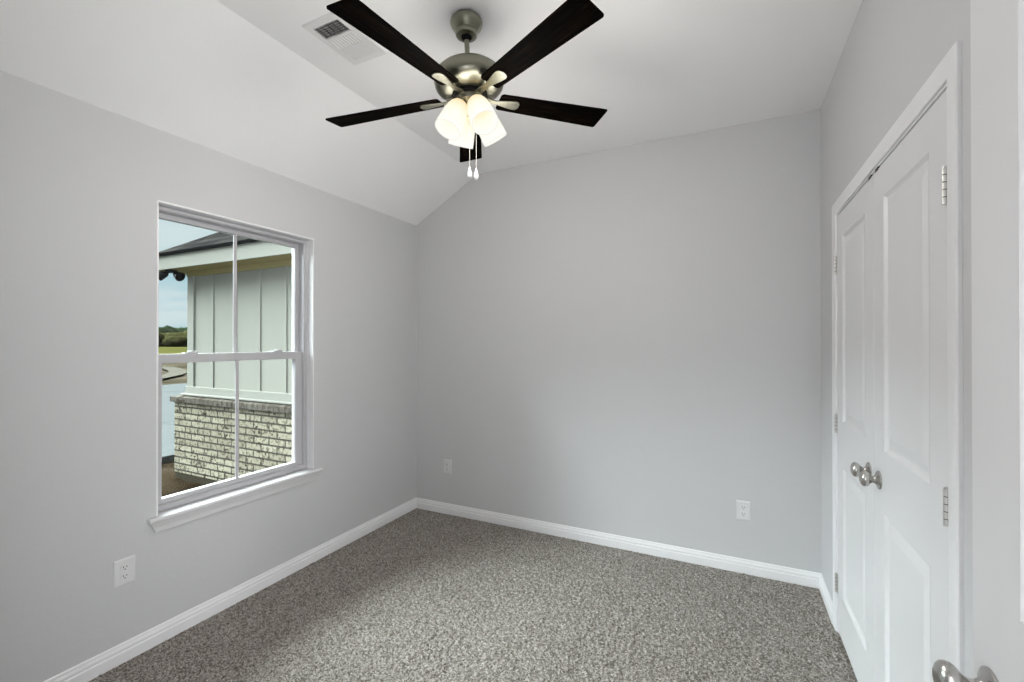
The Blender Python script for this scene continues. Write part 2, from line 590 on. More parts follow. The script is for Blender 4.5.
# closet jamb: head, two sides, stops
bm = bmesh.new()
box(bm, XR, XR + 0.115, CY0 - 0.02, CY0, -0.005, CZ1 + 0.02)
box(bm, XR, XR + 0.115, CY1, CY1 + 0.02, -0.005, CZ1 + 0.02)
box(bm, XR, XR + 0.115, CY0, CY1, CZ1, CZ1 + 0.02)
box(bm, XR + 0.040, XR + 0.075, CY0, CY1, CZ1 - 0.012, CZ1)
struct(obj('trim_2', bm, M_trim), 'white jamb lining the closet opening', 'door jamb')
# entry doorway jamb
bm = bmesh.new()
box(bm, DX0, DX0 + 0.018, YF - 0.115, YF, -0.005, DZ)
box(bm, DX1 - 0.018 + 0.03, DX1 + 0.03, YF - 0.115, YF, -0.005, DZ)
box(bm, DX0, DX1, YF - 0.115, YF, DZ - 0.018, DZ)
struct(obj('trim_3', bm, M_trim), 'white jamb lining the doorway behind the viewer', 'door jamb')

# ------------------------------------------------------------------ doors
def door_mesh(w, h, th, panels):
    """slab in local coords: x = thickness (face at 0 looks to -x, back at th), y = 0..w, z = 0..h"""
    bm = bmesh.new()
    ys = sorted({0, w, panels[0][0], panels[0][1]})
    for side in (0, 1):
        def P(y, z, d):
            return (d if side == 0 else th - d, y, z)
        a0, a1 = panels[0][0], panels[0][1]
        def q(y0, y1, z0, z1):
            bm.faces.new([bm.verts.new(P(*p, 0)) for p in ((y0, z0), (y1, z0), (y1, z1), (y0, z1))])
        q(0, a0, 0, h); q(a1, w, 0, h)
        zs = [0]
        for p in panels: zs += [p[2], p[3]]
        zs.append(h)
        for i in range(0, len(zs), 2):
            q(a0, a1, zs[i], zs[i + 1])
        for (y0, y1, z0, z1) in panels:
            loops = []
            for ins, d in ((0, 0), (0.004, 0.0035), (0.010, 0.0085), (0.017, 0.0095), (0.024, 0.0085), (0.050, 0.0025), (0.053, 0.0020)):
                loops.append([bm.verts.new(P(*p, d)) for p in ((y0 + ins, z0 + ins), (y1 - ins, z0 + ins), (y1 - ins, z1 - ins), (y0 + ins, z1 - ins))])
            for A, B in zip(loops, loops[1:]):
                for i in range(4):
                    bm.faces.new((A[i], A[(i + 1) % 4], B[(i + 1) % 4], B[i]))
            bm.faces.new(loops[-1])
    for quad in (((0, 0, 0), (th, 0, 0), (th, 0, h), (0, 0, h)), ((0, w, 0), (th, w, 0), (th, w, h), (0, w, h)),
                 ((0, 0, 0), (th, 0, 0), (th, w, 0), (0, w, 0)), ((0, 0, h), (th, 0, h), (th, w, h), (0, w, h))):
        bm.faces.new([bm.verts.new(p) for p in quad])
    bmesh.ops.remove_doubles(bm, verts=bm.verts[:], dist=1e-5)
    return bm

def knob_bm(axis_sign=-1, cut=0.0):
    """door knob on local x axis, base at x=0, sticking out to axis_sign"""
    bm = bmesh.new()
    M = axis_matrix((0, 0, 0), (axis_sign, 0, 0))
    lathe(bm, [(r, z - (cut if z > 0.02 else 0)) for r, z in [(0, 0), (0.0315, 0), (0.0325, 0.002), (0.0315, 0.0045), (0.027, 0.007), (0.020, 0.0095), (0.0145, 0.013), (0.0115, 0.019),
               (0.0108, 0.027), (0.0125, 0.033), (0.0175, 0.0385), (0.0235, 0.0435), (0.0268, 0.049), (0.0275, 0.054), (0.0262, 0.059),
               (0.022, 0.0635), (0.015, 0.0668), (0.008, 0.0682), (0, 0.0686)]], 40, M)
    return bm

def hinge(parent, y, z, h, side):
    """side: +1 leaf towards +y of the pin"""
    bm = bmesh.new()
    k = h / 5
    for i in range(5):
        M = Matrix.Translation((-0.0065, y, z - h / 2 + k * i + 0.0012))
        lathe(bm, [(0, 0), (0.0062, 0), (0.0062, k - 0.0024), (0, k - 0.0024)], 14, M)
    box(bm, -0.0018, 0.0005, min(y, y + side * 0.015), max(y, y + side * 0.015), z - h / 2, z + h / 2)
    lathe(bm, [(0, 0), (0.0048, 0), (0.0052, 0.003), (0, 0.005)], 12, Matrix.Translation((-0.0065, y, z + h / 2)))
    h_ = obj('hinge', bm, M_hinge, parent, smooth=40)
    h_['label'] = 'satin nickel hinge'
    bm = bmesh.new()
    lathe(bm, [(0, 0), (0.0046, 0), (0.0046, h - 0.004), (0, h - 0.004)], 10, Matrix.Translation((-0.0065, y, z - h / 2 + 0.002)))
    obj('hinge_pin', bm, M_dark, h_)

DW, DH, DTH = 0.6205, 2.018, 0.035
PAN = [(0.118, DW - 0.118, 0.205, 0.815), (0.118, DW - 0.118, 1.030, 1.905)]
XD = XR - 0.002      # face of the closet doors
def closet_door(name, y0, label, hinge_far):
    bm = door_mesh(DW, DH, DTH, PAN)
    o = obj(name, bm, M_door, bevel=0.0012)
    o.location = (XD, y0, 0.018)
    struct(o, label, 'door')
    ky = 0.062 if hinge_far else DW - 0.062
    k = obj('door_knob', knob_bm(-1, 0.0105), M_nickel, o, smooth=35)
    k.location = (0, ky, 0.918)
    k['label'] = 'satin nickel round knob'
    for hz in (0.225, 1.005, 1.780):
        hinge(o, DW + 0.001 if hinge_far else -0.001, hz, 0.09, -1 if hinge_far else 1)
    bm = bmesh.new()
    cy = 0.042 if hinge_far else DW - 0.042
    box(bm, -0.0012, 0.020, cy - 0.016, cy + 0.016, DH - 0.003, DH + 0.0085)
    c = obj('ball_catch', bm, M_dark, o)
    c['label'] = 'dark metal catch on the top edge'
    return o
closet_door('door_1', CY1 - 0.002 - DW, 'far leaf of the white two panel closet double doors', True)
d2 = closet_door('door_2', CY0 + 0.002, 'near leaf of the white two panel closet double doors', False)

# the open entry door beside the camera
EW, EH = 0.868, 2.018
ed = obj('door_3', door_mesh(EW, EH, 0.035, [(0.135, EW - 0.135, 0.205, 0.815), (0.135, EW - 0.135, 1.030, 1.905)]), M_door, bevel=0.0012)
ed.location = (0.350, YF + 0.022, 0.018)
struct(ed, 'white entry door standing open at the right edge of view', 'door')
for sgn, xx in ((-1, 0), (1, 0.035)):
    k = obj('door_knob', knob_bm(sgn, 0.003), M_nickel, ed, smooth=35)
    k.location = (xx, EW - 0.060, 0.884)
    k['label'] = 'satin nickel round knob'

# ------------------------------------------------------------------ window
def frame_bm(x0, x1, y0, y1, z0, z1, wl, wr, wb, wt):
    bm = bmesh.new()
    def rect(x, a, b, c, d):
        return [bm.verts.new(p) for p in ((x, a, c), (x, b, c), (x, b, d), (x, a, d))]
    A, B = rect(x0, y0, y1, z0, z1), rect(x0, y0 + wl, y1 - wr, z0 + wb, z1 - wt)
    Cc, D = rect(x1, y0, y1, z0, z1), rect(x1, y0 + wl, y1 - wr, z0 + wb, z1 - wt)
    for i in range(4):
        j = (i + 1) % 4
        bm.faces.new((A[i], A[j], B[j], B[i])); bm.faces.new((Cc[i], Cc[j], D[j], D[i]))
        bm.faces.new((A[i], A[j], Cc[j], Cc[i])); bm.faces.new((B[i], B[j], D[j], D[i]))
    return bm
win = obj('window_1', frame_bm(XL - 0.058, XL + 0.0015, WY0 - 0.004, WY1 + 0.001, WZ0 - 0.012, WZ1 + 0.002, 0.008, 0.008, 0.008, 0.010), M_trim, bevel=0.002)
struct(win, 'white double hung window looking out at the brick and cream house wing', 'window')
fy0, fy1, fz0, fz1 = WY0, WY1, WZ0, WZ1 - 0.008
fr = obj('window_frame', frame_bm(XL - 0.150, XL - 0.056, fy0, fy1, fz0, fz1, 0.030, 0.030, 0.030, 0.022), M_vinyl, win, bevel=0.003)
bm = bmesh.new()      # inner bead on the frame
for a in (0,):
    b2 = frame_bm(XL - 0.062, XL - 0.050, fy0 + 0.004, fy1 - 0.004, fz0 + 0.004, fz1 - 0.004, 0.014, 0.014, 0.020, 0.014)
bm.free()
obj('frame_bead', b2, M_vinyl, fr, bevel=0.002)
ZM = 1.338            # meeting rail centre
# upper sash sits outboard, lower sash inboard
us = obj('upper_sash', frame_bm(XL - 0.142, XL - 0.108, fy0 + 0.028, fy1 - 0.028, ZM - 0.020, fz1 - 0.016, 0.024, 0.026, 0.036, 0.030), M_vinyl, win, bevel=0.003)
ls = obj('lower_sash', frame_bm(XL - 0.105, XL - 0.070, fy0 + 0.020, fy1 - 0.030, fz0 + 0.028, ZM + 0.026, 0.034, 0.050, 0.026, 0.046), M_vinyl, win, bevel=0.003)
for (sash, xg, z0, z1, ym) in ((us, XL - 0.125, ZM + 0.010, fz1 - 0.040, 1.612), (ls, XL - 0.088, fz0 + 0.048, ZM - 0.014, 1.602)):
    bm = bmesh.new()
    box(bm, xg - 0.002, xg + 0.002, fy0 + 0.045, fy1 - 0.048, z0, z1)
    obj('glass_pane', bm, M_glass, sash)
    bm = bmesh.new()
    box(bm, xg + 0.003, xg + 0.011, ym - 0.0095, ym + 0.0095, z0 + 0.001, z1 - 0.001)
    obj('muntin', bm, M_vinyl, sash, bevel=0.002)
for ly in (1.358, 1.850):
    bm = bmesh.new()
    box(bm, XL - 0.100, XL - 0.073, ly - 0.032, ly + 0.032, ZM + 0.025, ZM + 0.031)
    lathe(bm, [(0, 0), (0.013, 0), (0.012, 0.008), (0, 0.010)], 16, Matrix.Translation((XL - 0.088, ly, ZM + 0.031)))
    box(bm, XL - 0.081, XL - 0.070, ly - 0.004, ly + 0.030, ZM + 0.032, ZM + 0.040)
    obj('sash_lock', bm, M_vinyl, win, bevel=0.0015)
# stool and apron
bm = bmesh.new()
pr = [(XL - 0.060, 0.578), (XL + 0.026, 0.578), (XL + 0.032, 0.582), (XL + 0.034, 0.589), (XL + 0.032, 0.596), (XL + 0.026, 0.600), (XL - 0.060, 0.600)]
def yz_prism(bm, pr, y0, y1):
    A = [bm.verts.new((x, y0, z)) for x, z in pr]; B = [bm.verts.new((x, y1, z)) for x, z in pr]
    bm.faces.new(A); bm.faces.new(B[::-1])
    for i in range(len(pr)):
        j = (i + 1) % len(pr)
        bm.faces.new((A[i], A[j], B[j], B[i]))
yz_prism(bm, [(x, z) for x, z in pr if x > XL - 0.001] + [(XL, 0.600), (XL, 0.578)], WY0 - 0.042, WY1 + 0.050)
yz_prism(bm, [(XL - 0.058, 0.578), (XL + 0.001, 0.578), (XL + 0.001, 0.6005), (XL - 0.058, 0.6005)], WY0, WY1)
obj('window_sill', bm, M_sill, win, smooth=30)
bm = bmesh.new()
ap = [(0.0, 0.5785, 0.0), (0.024, 0.5785, 0.0), (0.0225, 0.570, 0.004), (0.018, 0.561, 0.009), (0.0145, 0.552, 0.013), (0.0135, 0.544, 0.017), (0.0135, 0.534, 0.020), (0.0115, 0.528, 0.022), (0.0, 0.526, 0.024)]
A = [bm.verts.new((XL + x, WY0 - 0.034 + e, z)) for x, z, e in ap]
B = [bm.verts.new((XL + x, WY1 + 0.036 - e, z)) for x, z, e in ap]
bm.faces.new(A); bm.faces.new(B[::-1])
for i in range(len(ap)):
    j = (i + 1) % len(ap)
    bm.faces.new((A[i], A[j], B[j], B[i]))
obj('window_apron', bm, M_sill, win, smooth=30)

# ================================================================== wall outlets
def outlet(first, wall, loc, label):
    r = empty('wall_outlet', loc, {'back': 0.0, 'left': PI / 2}[wall])
    tag(r, label, 'outlet', 'wall outlets')
    if first is None:
        # local: x along the wall, -y into the room, z up
        bm = bmesh.new()
        w, h = 0.040, 0.0585
        A = [bm.verts.new((x * w, 0, z * h)) for x, z in ((-1, -1), (1, -1), (1, 1), (-1, 1))]
        B = [bm.verts.new((x * w, -0.004, z * h)) for x, z in ((-1, -1), (1, -1), (1, 1), (-1, 1))]
        Cc = [bm.verts.new((x * (w - 0.006), -0.0065, z * (h - 0.006))) for x, z in ((-1, -1), (1, -1), (1, 1), (-1, 1))]
        for P, Q in ((A, B), (B, Cc)):
            for i in range(4):
                bm.faces.new((P[i], P[(i + 1) % 4], Q[(i + 1) % 4], Q[i]))
        bm.faces.new(A); bm.faces.new(Cc)
        obj('cover_plate', bm, M_plate, r)
        for sz in (-1, 1):
            bm = bmesh.new()
            c = sz * 0.0195
            pts = []
            for k in range(28):
                a = 2 * PI * k / 28
                x, z = 0.0172 * math.cos(a), 0.0172 * math.sin(a)
                pts.append((x, c + max(-0.0135, min(0.0135, z))))
            prism(bm, pts, 'y', -0.0062, -0.0085)
            f = obj('receptacle', bm, M_plate, r)
            bm = bmesh.new()
            for sx, hh in ((-0.0062, 0.0042), (0.0062, 0.0034)):
                box(bm, sx - 0.0013, sx + 0.0013, -0.0088, -0.0070, c + 0.003 - hh, c + 0.003 + hh)
            lathe(bm, [(0, 0), (0.0026, 0), (0.0026, 0.0018), (0, 0.0018)], 14, axis_matrix((0, -0.0070, c - 0.0078), (0, -1, 0)))
            obj('slots', bm, M_dark, f)
        bm = bmesh.new()
        lathe(bm, [(0, 0), (0.0034, 0), (0.003, 0.0012), (0, 0.0016)], 14, axis_matrix((0, -0.0063, 0), (0, -1, 0)))
        obj('screw', bm, M_plate, r)
    else:
        for ch in first.children:
            c = ch.copy(); COL.objects.link(c); c.parent = r
            for g in ch.children:
                d = g.copy(); COL.objects.link(d); d.parent = c
    return r
o1 = outlet(None, 'left', (XL, 1.043, 0.399), 'white duplex wall outlet on the window wall, left of the window below its sill')
outlet(o1, 'back', (-2.108, YB, 0.390), 'white duplex wall outlet on the far wall near the corner with the window wall')
outlet(o1, 'back', (0.076, YB, 0.384), 'white duplex wall outlet on the far wall towards the closet')

# ================================================================== ceiling vent
vx0, vx1, vy0, vy1 = -1.645, -1.440, 1.322, 1.624
vr = empty('ceiling_vent', ((vx0 + vx1) / 2, (vy0 + vy1) / 2, ZC))
tag(vr, 'white three section ceiling air vent beside the fan', 'vent')
vz = -0.007
hvx, hy_ = (vx1 - vx0) / 2, (vy1 - vy0) / 2
def rect_ring(bm, ox, oy, ix, iy, z0, z1):
    o0 = [bm.verts.new((a * ox, b * oy, 0)) for a, b in ((-1, -1), (1, -1), (1, 1), (-1, 1))]
    o1_ = [bm.verts.new((a * (ox - 0.004), b * (oy - 0.004), z0)) for a, b in ((-1, -1), (1, -1), (1, 1), (-1, 1))]
    i1 = [bm.verts.new((a * ix, b * iy, z0)) for a, b in ((-1, -1), (1, -1), (1, 1), (-1, 1))]
    i0 = [bm.verts.new((a * ix, b * iy, z1)) for a, b in ((-1, -1), (1, -1), (1, 1), (-1, 1))]
    for P, Q in ((o0, o1_), (o1_, i1), (i1, i0)):
        for i in range(4):
            bm.faces.new((P[i], P[(i + 1) % 4], Q[(i + 1) % 4], Q[i]))
bm = bmesh.new()
gx, gy = hvx - 0.030, hy_ - 0.034
rect_ring(bm, hvx, hy_, gx, gy, vz, 0.0)
third = 2 * gy / 3
for b in (-gy + third, gy - third):
    box(bm, -gx, gx, b - 0.006, b + 0.006, vz, -0.001)
obj('vent_frame', bm, M_vent, vr)
bm = bmesh.new()
box(bm, -gx, gx, -gy, gy, -0.0012, -0.0004)
obj('duct_opening', bm, M_duct, vr)
bm = bmesh.new()
def slat(bm, c, along, half, w, tilt):
    """a tilted thin louvre centred at c"""
    cs, sn = math.cos(tilt) * w / 2, math.sin(tilt) * w / 2
    t = 0.0004
    pts = [(-cs, -sn - t), (cs, sn - t), (cs, sn + t), (-cs, -sn + t)]
    if along == 'x':
        prism(bm, [(c[1] + p, c[2] + q) for p, q in pts], 'x', c[0] - half, c[0] + half)
    else:
        prism(bm, [(c[0] + p, c[2] + q) for p, q in pts], 'y', c[1] - half, c[1] + half)
nA = 6
for i in range(nA):
    slat(bm, (0, -gy + (i + 0.5) * (third - 0.006) / nA, -0.0042), 'x', gx, 0.0075, math.radians(40))
for i in range(5):
    slat(bm, (-gx + (i + 0.5) * 2 * gx / 5, -gy + (third - 0.006) / 2, -0.0035), 'y', third / 2 - 0.004, 0.003, math.radians(90))
for i in range(9):
    slat(bm, (-gx + (i + 0.5) * 2 * gx / 9, 0, -0.0040), 'y', third / 2 - 0.006, 0.0095, math.radians(38))
for i in range(nA):
    slat(bm, (0, gy - (i + 0.5) * (third - 0.006) / nA, -0.0042), 'x', gx, 0.0135, math.radians(-20))
obj('louvers', bm, M_vent, vr)

# ================================================================== ceiling fan
FX, FY = -0.9890, 1.5975
fan = empty('ceiling_fan', (FX, FY, ZC))
tag(fan, 'brushed nickel ceiling fan with five dark wood blades and four lit glass shades', 'ceiling fan')
ax = Vector((-0.0507, -0.0322, 0.9982)).normalized()      # the fan hangs slightly out of plumb
PIV = Vector((0, 0, 2.70 - ZC))
e1 = (Vector((1, 0, 0)) - ax * ax.x).normalized()
e2 = ax.cross(e1)
R3 = Matrix((e1, e2, ax)).transposed()
c0 = PIV - ax * (2.70 - 2.4485)                          # blade plane centre relative to the root
HANG = R3.to_4x4()
HANG.translation = c0
def hung(name, bm, m, extra=None, parent=None, smooth=35, bevel=0.0):
    o = obj(name, bm, m, parent or fan, smooth=smooth, bevel=bevel)
    if parent is None:
        o.matrix_local = HANG @ (extra or Matrix())
    elif extra is not None:
        o.matrix_local = extra
    return o
bm = bmesh.new()
lathe(bm, [(0, 0), (0.050, 0), (0.058, -0.004), (0.0645, -0.011), (0.0672, -0.018), (0.0672, -0.023), (0.0640, -0.033), (0.0560, -0.045), (0.048, -0.053), (0.0455, -0.056), (0.0465, -0.058), (0.0465, -0.066),
           (0.043, -0.074), (0.035, -0.078), (0.024, -0.079), (0.024, -0.068), (0, -0.068)], 48)
obj('canopy', bm, M_fan, fan, smooth=35)
bm = bmesh.new()
lathe(bm, [(0, 0.285), (0.0105, 0.285), (0.0105, 0.10), (0, 0.10)], 24)
hung('downrod', bm, M_fan)
bm = bmesh.new()
lathe(bm, [(0, 0.278), (0.014, 0.276), (0.021, 0.262), (0.0215, 0.250), (0.015, 0.238), (0, 0.236)], 24)
hung('hanger_ball', bm, M_black)
bm = bmesh.new()
lathe(bm, [(0, 0.134), (0.022, 0.134), (0.024, 0.123), (0.060, 0.121), (0.095, 0.117), (0.122, 0.108), (0.137, 0.094), (0.1440, 0.076), (0.1460, 0.060), (0.1442, 0.050),
           (0.1405, 0.040), (0.132, 0.030), (0.118, 0.020), (0.098, 0.0125), (0.080, 0.0095), (0, 0.0095)], 64)
hung('motor_housing', bm, M_fan)
bm = bmesh.new()
lathe(bm, [(0, 0.010), (0.074, 0.010), (0.074, -0.002), (0, -0.002)], 48)
hung('flywheel', bm, M_black)
bm = bmesh.new()
lathe(bm, [(0, 0.000), (0.055, 0.000), (0.0615, -0.003), (0.0625, -0.006), (0.0625, -0.020), (0.060, -0.027), (0.050, -0.032), (0.034, -0.035), (0.022, -0.045), (0.016, -0.0465), (0, -0.0465)], 48)
hung('light_kit_housing', bm, M_fan)
bm = bmesh.new()
lathe(bm, [(0, -0.044), (0.013, -0.045), (0.0135, -0.052), (0.010, -0.058), (0.0055, -0.062), (0.0045, -0.075), (0.0055, -0.080), (0.004, -0.086), (0, -0.088)], 24, Matrix.Translation((-0.013, -0.006, 0)))
hung('finial', bm, M_brass)['label'] = 'small brass finial'

# blades
PITCH, PHI = math.radians(-10.165), 120.946
def blade_bm():
    bm = bmesh.new()
    r0, r1, w0, w1, th = 0.128, 0.650, 0.047, 0.0635, 0.0055
    out = []
    def corner(cx, cy, rad, a0, a1, k=5):
        for i in range(k + 1):
            a = math.radians(a0 + (a1 - a0) * i / k)
            out.append((cx + rad * math.cos(a), cy + rad * math.sin(a)))
    corner(r1 - 0.010, w1 - 0.010, 0.010, 0, 90)
    corner(r0 + 0.014, w0 - 0.014, 0.014, 90, 180)
    corner(r0 + 0.014, -w0 + 0.014, 0.014, 180, 270)
    corner(r1 - 0.010, -w1 + 0.010, 0.010, 270, 360)
    prism(bm, out, 'z', -th / 2, th / 2)
    return bm
def iron_bm():
    bm = bmesh.new()
    # plate under the blade: a tongue that widens outwards with a rounded end
    out = [(0.118, 0.010), (0.150, 0.017), (0.180, 0.0235), (0.200, 0.0258)]
    for i in range(9):
        a = math.radians(80 - 160 * i / 8)
        out.append((0.206 + 0.017 * math.cos(a), 0.0255 * math.sin(a)))
    out += [(0.200, -0.0258), (0.180, -0.0235), (0.150, -0.017), (0.118, -0.010)]
    prism(bm, out, 'z', -0.0075, -0.0030)
    # neck up to the flywheel
    A = []
    for (x, w, z0, z1) in ((0.060, 0.016, -0.0045, 0.0005), (0.085, 0.013, -0.0060, -0.0005), (0.105, 0.0105, -0.0085, -0.0035), (0.124, 0.0105, -0.0075, -0.0030)):
        A.append([bm.verts.new(p) for p in ((x, -w, z0), (x, w, z0), (x, w, z1), (x, -w, z1))])
    for P, Q in zip(A, A[1:]):
        for i in range(4):
            bm.faces.new((P[i], P[(i + 1) % 4], Q[(i + 1) % 4], Q[i]))
    bm.faces.new(A[0]); bm.faces.new(A[-1][::-1])
    for sx, sy in ((0.165, 0.010), (0.165, -0.010), (0.202, 0)):
        lathe(bm, [(0, -0.0095), (0.003, -0.0092), (0.0038, -0.0075), (0, -0.0075)], 12, Matrix.Translation((sx, sy, 0)))
    return bm
blade0 = iron0 = None
for k in range(5):
    ang = math.radians(PHI - 72 * k)
    X = HANG @ Matrix.Rotation(ang, 4, 'Z') @ Matrix.Rotation(PITCH, 4, 'X')
    if k == 0:
        blade0 = obj('fan_blade', blade_bm(), M_blade, fan, bevel=0.0012)
        iron0 = obj('blade_iron', iron_bm(), M_fan, blade0, smooth=35, bevel=0.0008)
        iron0['label'] = 'brushed nickel blade bracket'
        b = blade0
    else:
        b = blade0.copy(); COL.objects.link(b); b.parent = fan
        i_ = iron0.copy(); COL.objects.link(i_); i_.parent = b
    b.matrix_local = X

# shades: neck near the hub, mouth outwards and down
SH = [(0.0235, 0.0), (0.032, 0.006), (0.0395, 0.018), (0.0450, 0.034), (0.0490, 0.054), (0.0520, 0.080), (0.0540, 0.110), (0.0550, 0.141)]
def shade_bm():
    bm = bmesh.new()
    th = 0.0028
    lathe(bm, [(r, z) for r, z in SH] + [(SH[-1][0] - th * 0.5, SH[-1][1] + 0.0012)] + [(max(r - th, 0.004), z + (0.003 if i == 0 else 0)) for i, (r, z) in reversed(list(enumerate(SH)))], 48, close=False)
    return bm
def fitter_bm():
    bm = bmesh.new()
    lathe(bm, [(0, -0.022), (0.012, -0.022), (0.020, -0.016), (0.0255, -0.006), (0.0265, 0.004), (0.0245, 0.006), (0.0225, 0.0055), (0, 0.0055)], 32)
    return bm
def bulb_bm():
    bm = bmesh.new()
    lathe(bm, [(0, 0.012), (0.010, 0.012), (0.012, 0.030), (0.016, 0.036), (0.0185, 0.044), (0.0175, 0.053), (0.013, 0.060), (0.006, 0.064), (0, 0.065)], 24)
    return bm
LAMPS = []
shade0 = None
for k, az in enumerate((-58, 32, 122, 212)):
    a = math.radians(az) + YAW
    d = Vector((math.cos(a), math.sin(a), 0))
    neck = d * 0.044 + Vector((0, 0, -0.036))
    mouth = d * 0.114 + Vector((0, 0, -0.160))
    X = HANG @ axis_matrix(neck, mouth - neck)
    if k == 0:
        shade0 = obj('lamp_shade', shade_bm(), M_shade, fan, smooth=50)
        f_ = obj('shade_fitter', fitter_bm(), M_fan, shade0, smooth=35); f_['label'] = 'brushed nickel fitter cup'
        g_ = obj('bulb', bulb_bm(), M_bulb, shade0, smooth=50)
        s_ = shade0
        kids = (f_, g_)
    else:
        s_ = shade0.copy(); COL.objects.link(s_); s_.parent = fan
        for kk in kids:
            c = kk.copy(); COL.objects.link(c); c.parent = s_
    s_.matrix_local = X
    ld = bpy.data.lights.new('fan_lamp', 'POINT')
    ld.energy = FAN_W
    ld.color = (1.0, 0.955, 0.895)
    ld.shadow_soft_size = 0.16
    lo = bpy.data.objects.new('fan_lamp', ld)
    COL.objects.link(lo)
    lo.parent = s_
    lo.location = (0, 0, 0.215)
# pull chains hang plumb
def chain(lat, depth, ztop, zbot, first=None):
    r_ = Vector((math.cos(YAW), math.sin(YAW), 0)); f_ = Vector((-math.sin(YAW), math.cos(YAW), 0))
    p = r_ * lat + f_ * depth - Vector((FX, FY, 0))
    bm = bmesh.new()
    tube(bm, [(0, 0, ztop - ZC), (0, 0, zbot - ZC)], 0.0008, 8)
    c = obj('pull_chain', bm, M_chain, fan)
    c.location = p
    bm = bmesh.new()
    z = zbot - ZC
    lathe(bm, [(0, z + 0.002), (0.0022, z + 0.001), (0.0038, z - 0.008), (0.0078, z - 0.024), (0.0085, z - 0.034), (0.0068, z - 0.042), (0, z - 0.046)], 20)
    obj('chain_fob', bm, M_plate, c, smooth=50)['label'] = 'white teardrop fob'
chain((469.6 - 512) / 447.3 * 1.80, 1.80, 2.395, 2.128)
chain((476.2 - 512) / 447.3 * 1.83, 1.83, 2.395, 2.134)

# lamp added on the unseen hall ceiling to fill the room through the doorway
hl = empty('added_hall_light', (-0.1, -0.62, 2.44))
tag(hl, 'added round white fill light on the unseen hall ceiling', 'ceiling light')
bm = bmesh.new()
lathe(bm, [(0, 0), (0.17, 0), (0.17, -0.02), (0.15, -0.022), (0, -0.022)], 40)
obj('fill_light_base', bm, M_fan, hl, smooth=35)
bm = bmesh.new()
lathe(bm, [(0.15, -0.022), (0.14, -0.05), (0.10, -0.075), (0.05, -0.088), (0, -0.090)], 40)
obj('fill_diffuser', bm, emit('lit_fill_diffuser', (1, 0.98, 0.95), 1.5), hl, smooth=60)
ld = bpy.data.lights.new('hall_ceiling_fill', 'AREA')
ld.shape = 'DISK'; ld.size = 0.5; ld.energy = HALL_W; ld.color = (1.0, 0.985, 0.96)
lo = bpy.data.objects.new('hall_ceiling_fill', ld)
COL.objects.link(lo)
lo.location = (-0.1, -0.62, 2.34)

# framed fill light added at the hall's unseen end, round the corner
hw = obj('fill_frame_1', frame_bm(-0.02, 0.035, -0.50, 0.50, -0.80, 0.80, 0.05, 0.05, 0.05, 0.05), M_trim)
hw.location = (hx1 - 0.036, -0.72, 1.35)
struct(hw, 'white frame round an added fill light at the unseen hall end', 'window')
ld = bpy.data.lights.new('hall_fill', 'AREA')
ld.shape = 'RECTANGLE'; ld.size = 0.9; ld.size_y = 1.5; ld.energy = HALLW_W; ld.color = (0.97, 0.985, 1.0)
lo = bpy.data.objects.new('hall_fill', ld)
COL.objects.link(lo)
lo.location = (hx1 - 0.004, -0.72, 1.35)
lo.rotation_euler = (math.radians(90), 0, math.radians(90))
hw = obj('fill_frame_2', frame_bm(-0.02, 0.035, -0.70, 0.70, -0.90, 0.90, 0.05, 0.05, 0.05, 0.05), M_trim)  # second framed fill light, added behind the view to brighten the room
hw.location = (-0.15, hy + 0.036, 1.30)
hw.rotation_euler = (0, 0, PI / 2)
struct(hw, 'white frame round an added fill light facing the doorway, out of view', 'window')
ld = bpy.data.lights.new('hall_fill', 'AREA')
ld.shape = 'RECTANGLE'; ld.size = 1.3; ld.size_y = 1.7; ld.energy = HALLB_W; ld.color = (0.97, 0.985, 1.0)
lo = bpy.data.objects.new('hall_fill', ld)
COL.objects.link(lo)
lo.location = (-0.15, hy + 0.004, 1.30)
lo.rotation_euler = (math.radians(90), 0, 0)

# ================================================================== outdoors: the house wing across the side yard
wing = empty('house_wing', (-4.3, 3.2, -0.25))
tag(wing, 'cream board and batten house wing on limewashed brick outside the window', 'house')
WO = Vector((-4.3, 3.2, -0.25))
def wpart(name, bm, m, **kw):
    bmesh.ops.translate(bm, vec=-WO, verts=bm.verts[:])
    return obj(name, bm, m, wing, **kw)
X0, X1 = -5.95, -2.72
bm = bmesh.new(); box(bm, X0, X1, 3.2, 7.5, 0.75, 2.40); wpart('siding', bm, M_siding)
bm = bmesh.new(); box(bm, X0 - 0.012, X0 + 0.115, 3.182, 3.32, 0.86, 2.29); wpart('corner_board', bm, M_cream, bevel=0.003)
bx_ = X0 + 0.475
while bx_ < X1:
    bm = bmesh.new(); box(bm, bx_ - 0.024, bx_ + 0.024, 3.188, 3.205, 0.86, 2.29); wpart('batten', bm, M_siding, bevel=0.003)
    bx_ += 0.422
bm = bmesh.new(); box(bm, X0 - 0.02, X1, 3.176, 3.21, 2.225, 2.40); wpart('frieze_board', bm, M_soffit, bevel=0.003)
bm = bmesh.new(); box(bm, X0 - 0.025, X1, 3.170, 3.21, 0.800, 0.890); box(bm, X0 - 0.06, X1, 3.130, 3.21, 0.785, 0.806); wpart('water_table', bm, M_cream, bevel=0.004)
bm = bmesh.new(); box(bm, X0 - 0.08, X1, 3.08, 3.22, -0.13, 0.714); box(bm, X0 - 0.08, X0 + 0.1, 3.2, 7.5, -0.13, 0.705); wpart('brick_wainscot', bm, M_brick)
bm = bmesh.new(); box(bm, X0 - 0.115, X1, 3.045, 3.2, 0.712, 0.775); box(bm, X0 - 0.115, X0 + 0.05, 3.2, 7.5, 0.712, 0.775); wpart('wainscot_cap', bm, M_rowlock, bevel=0.004)
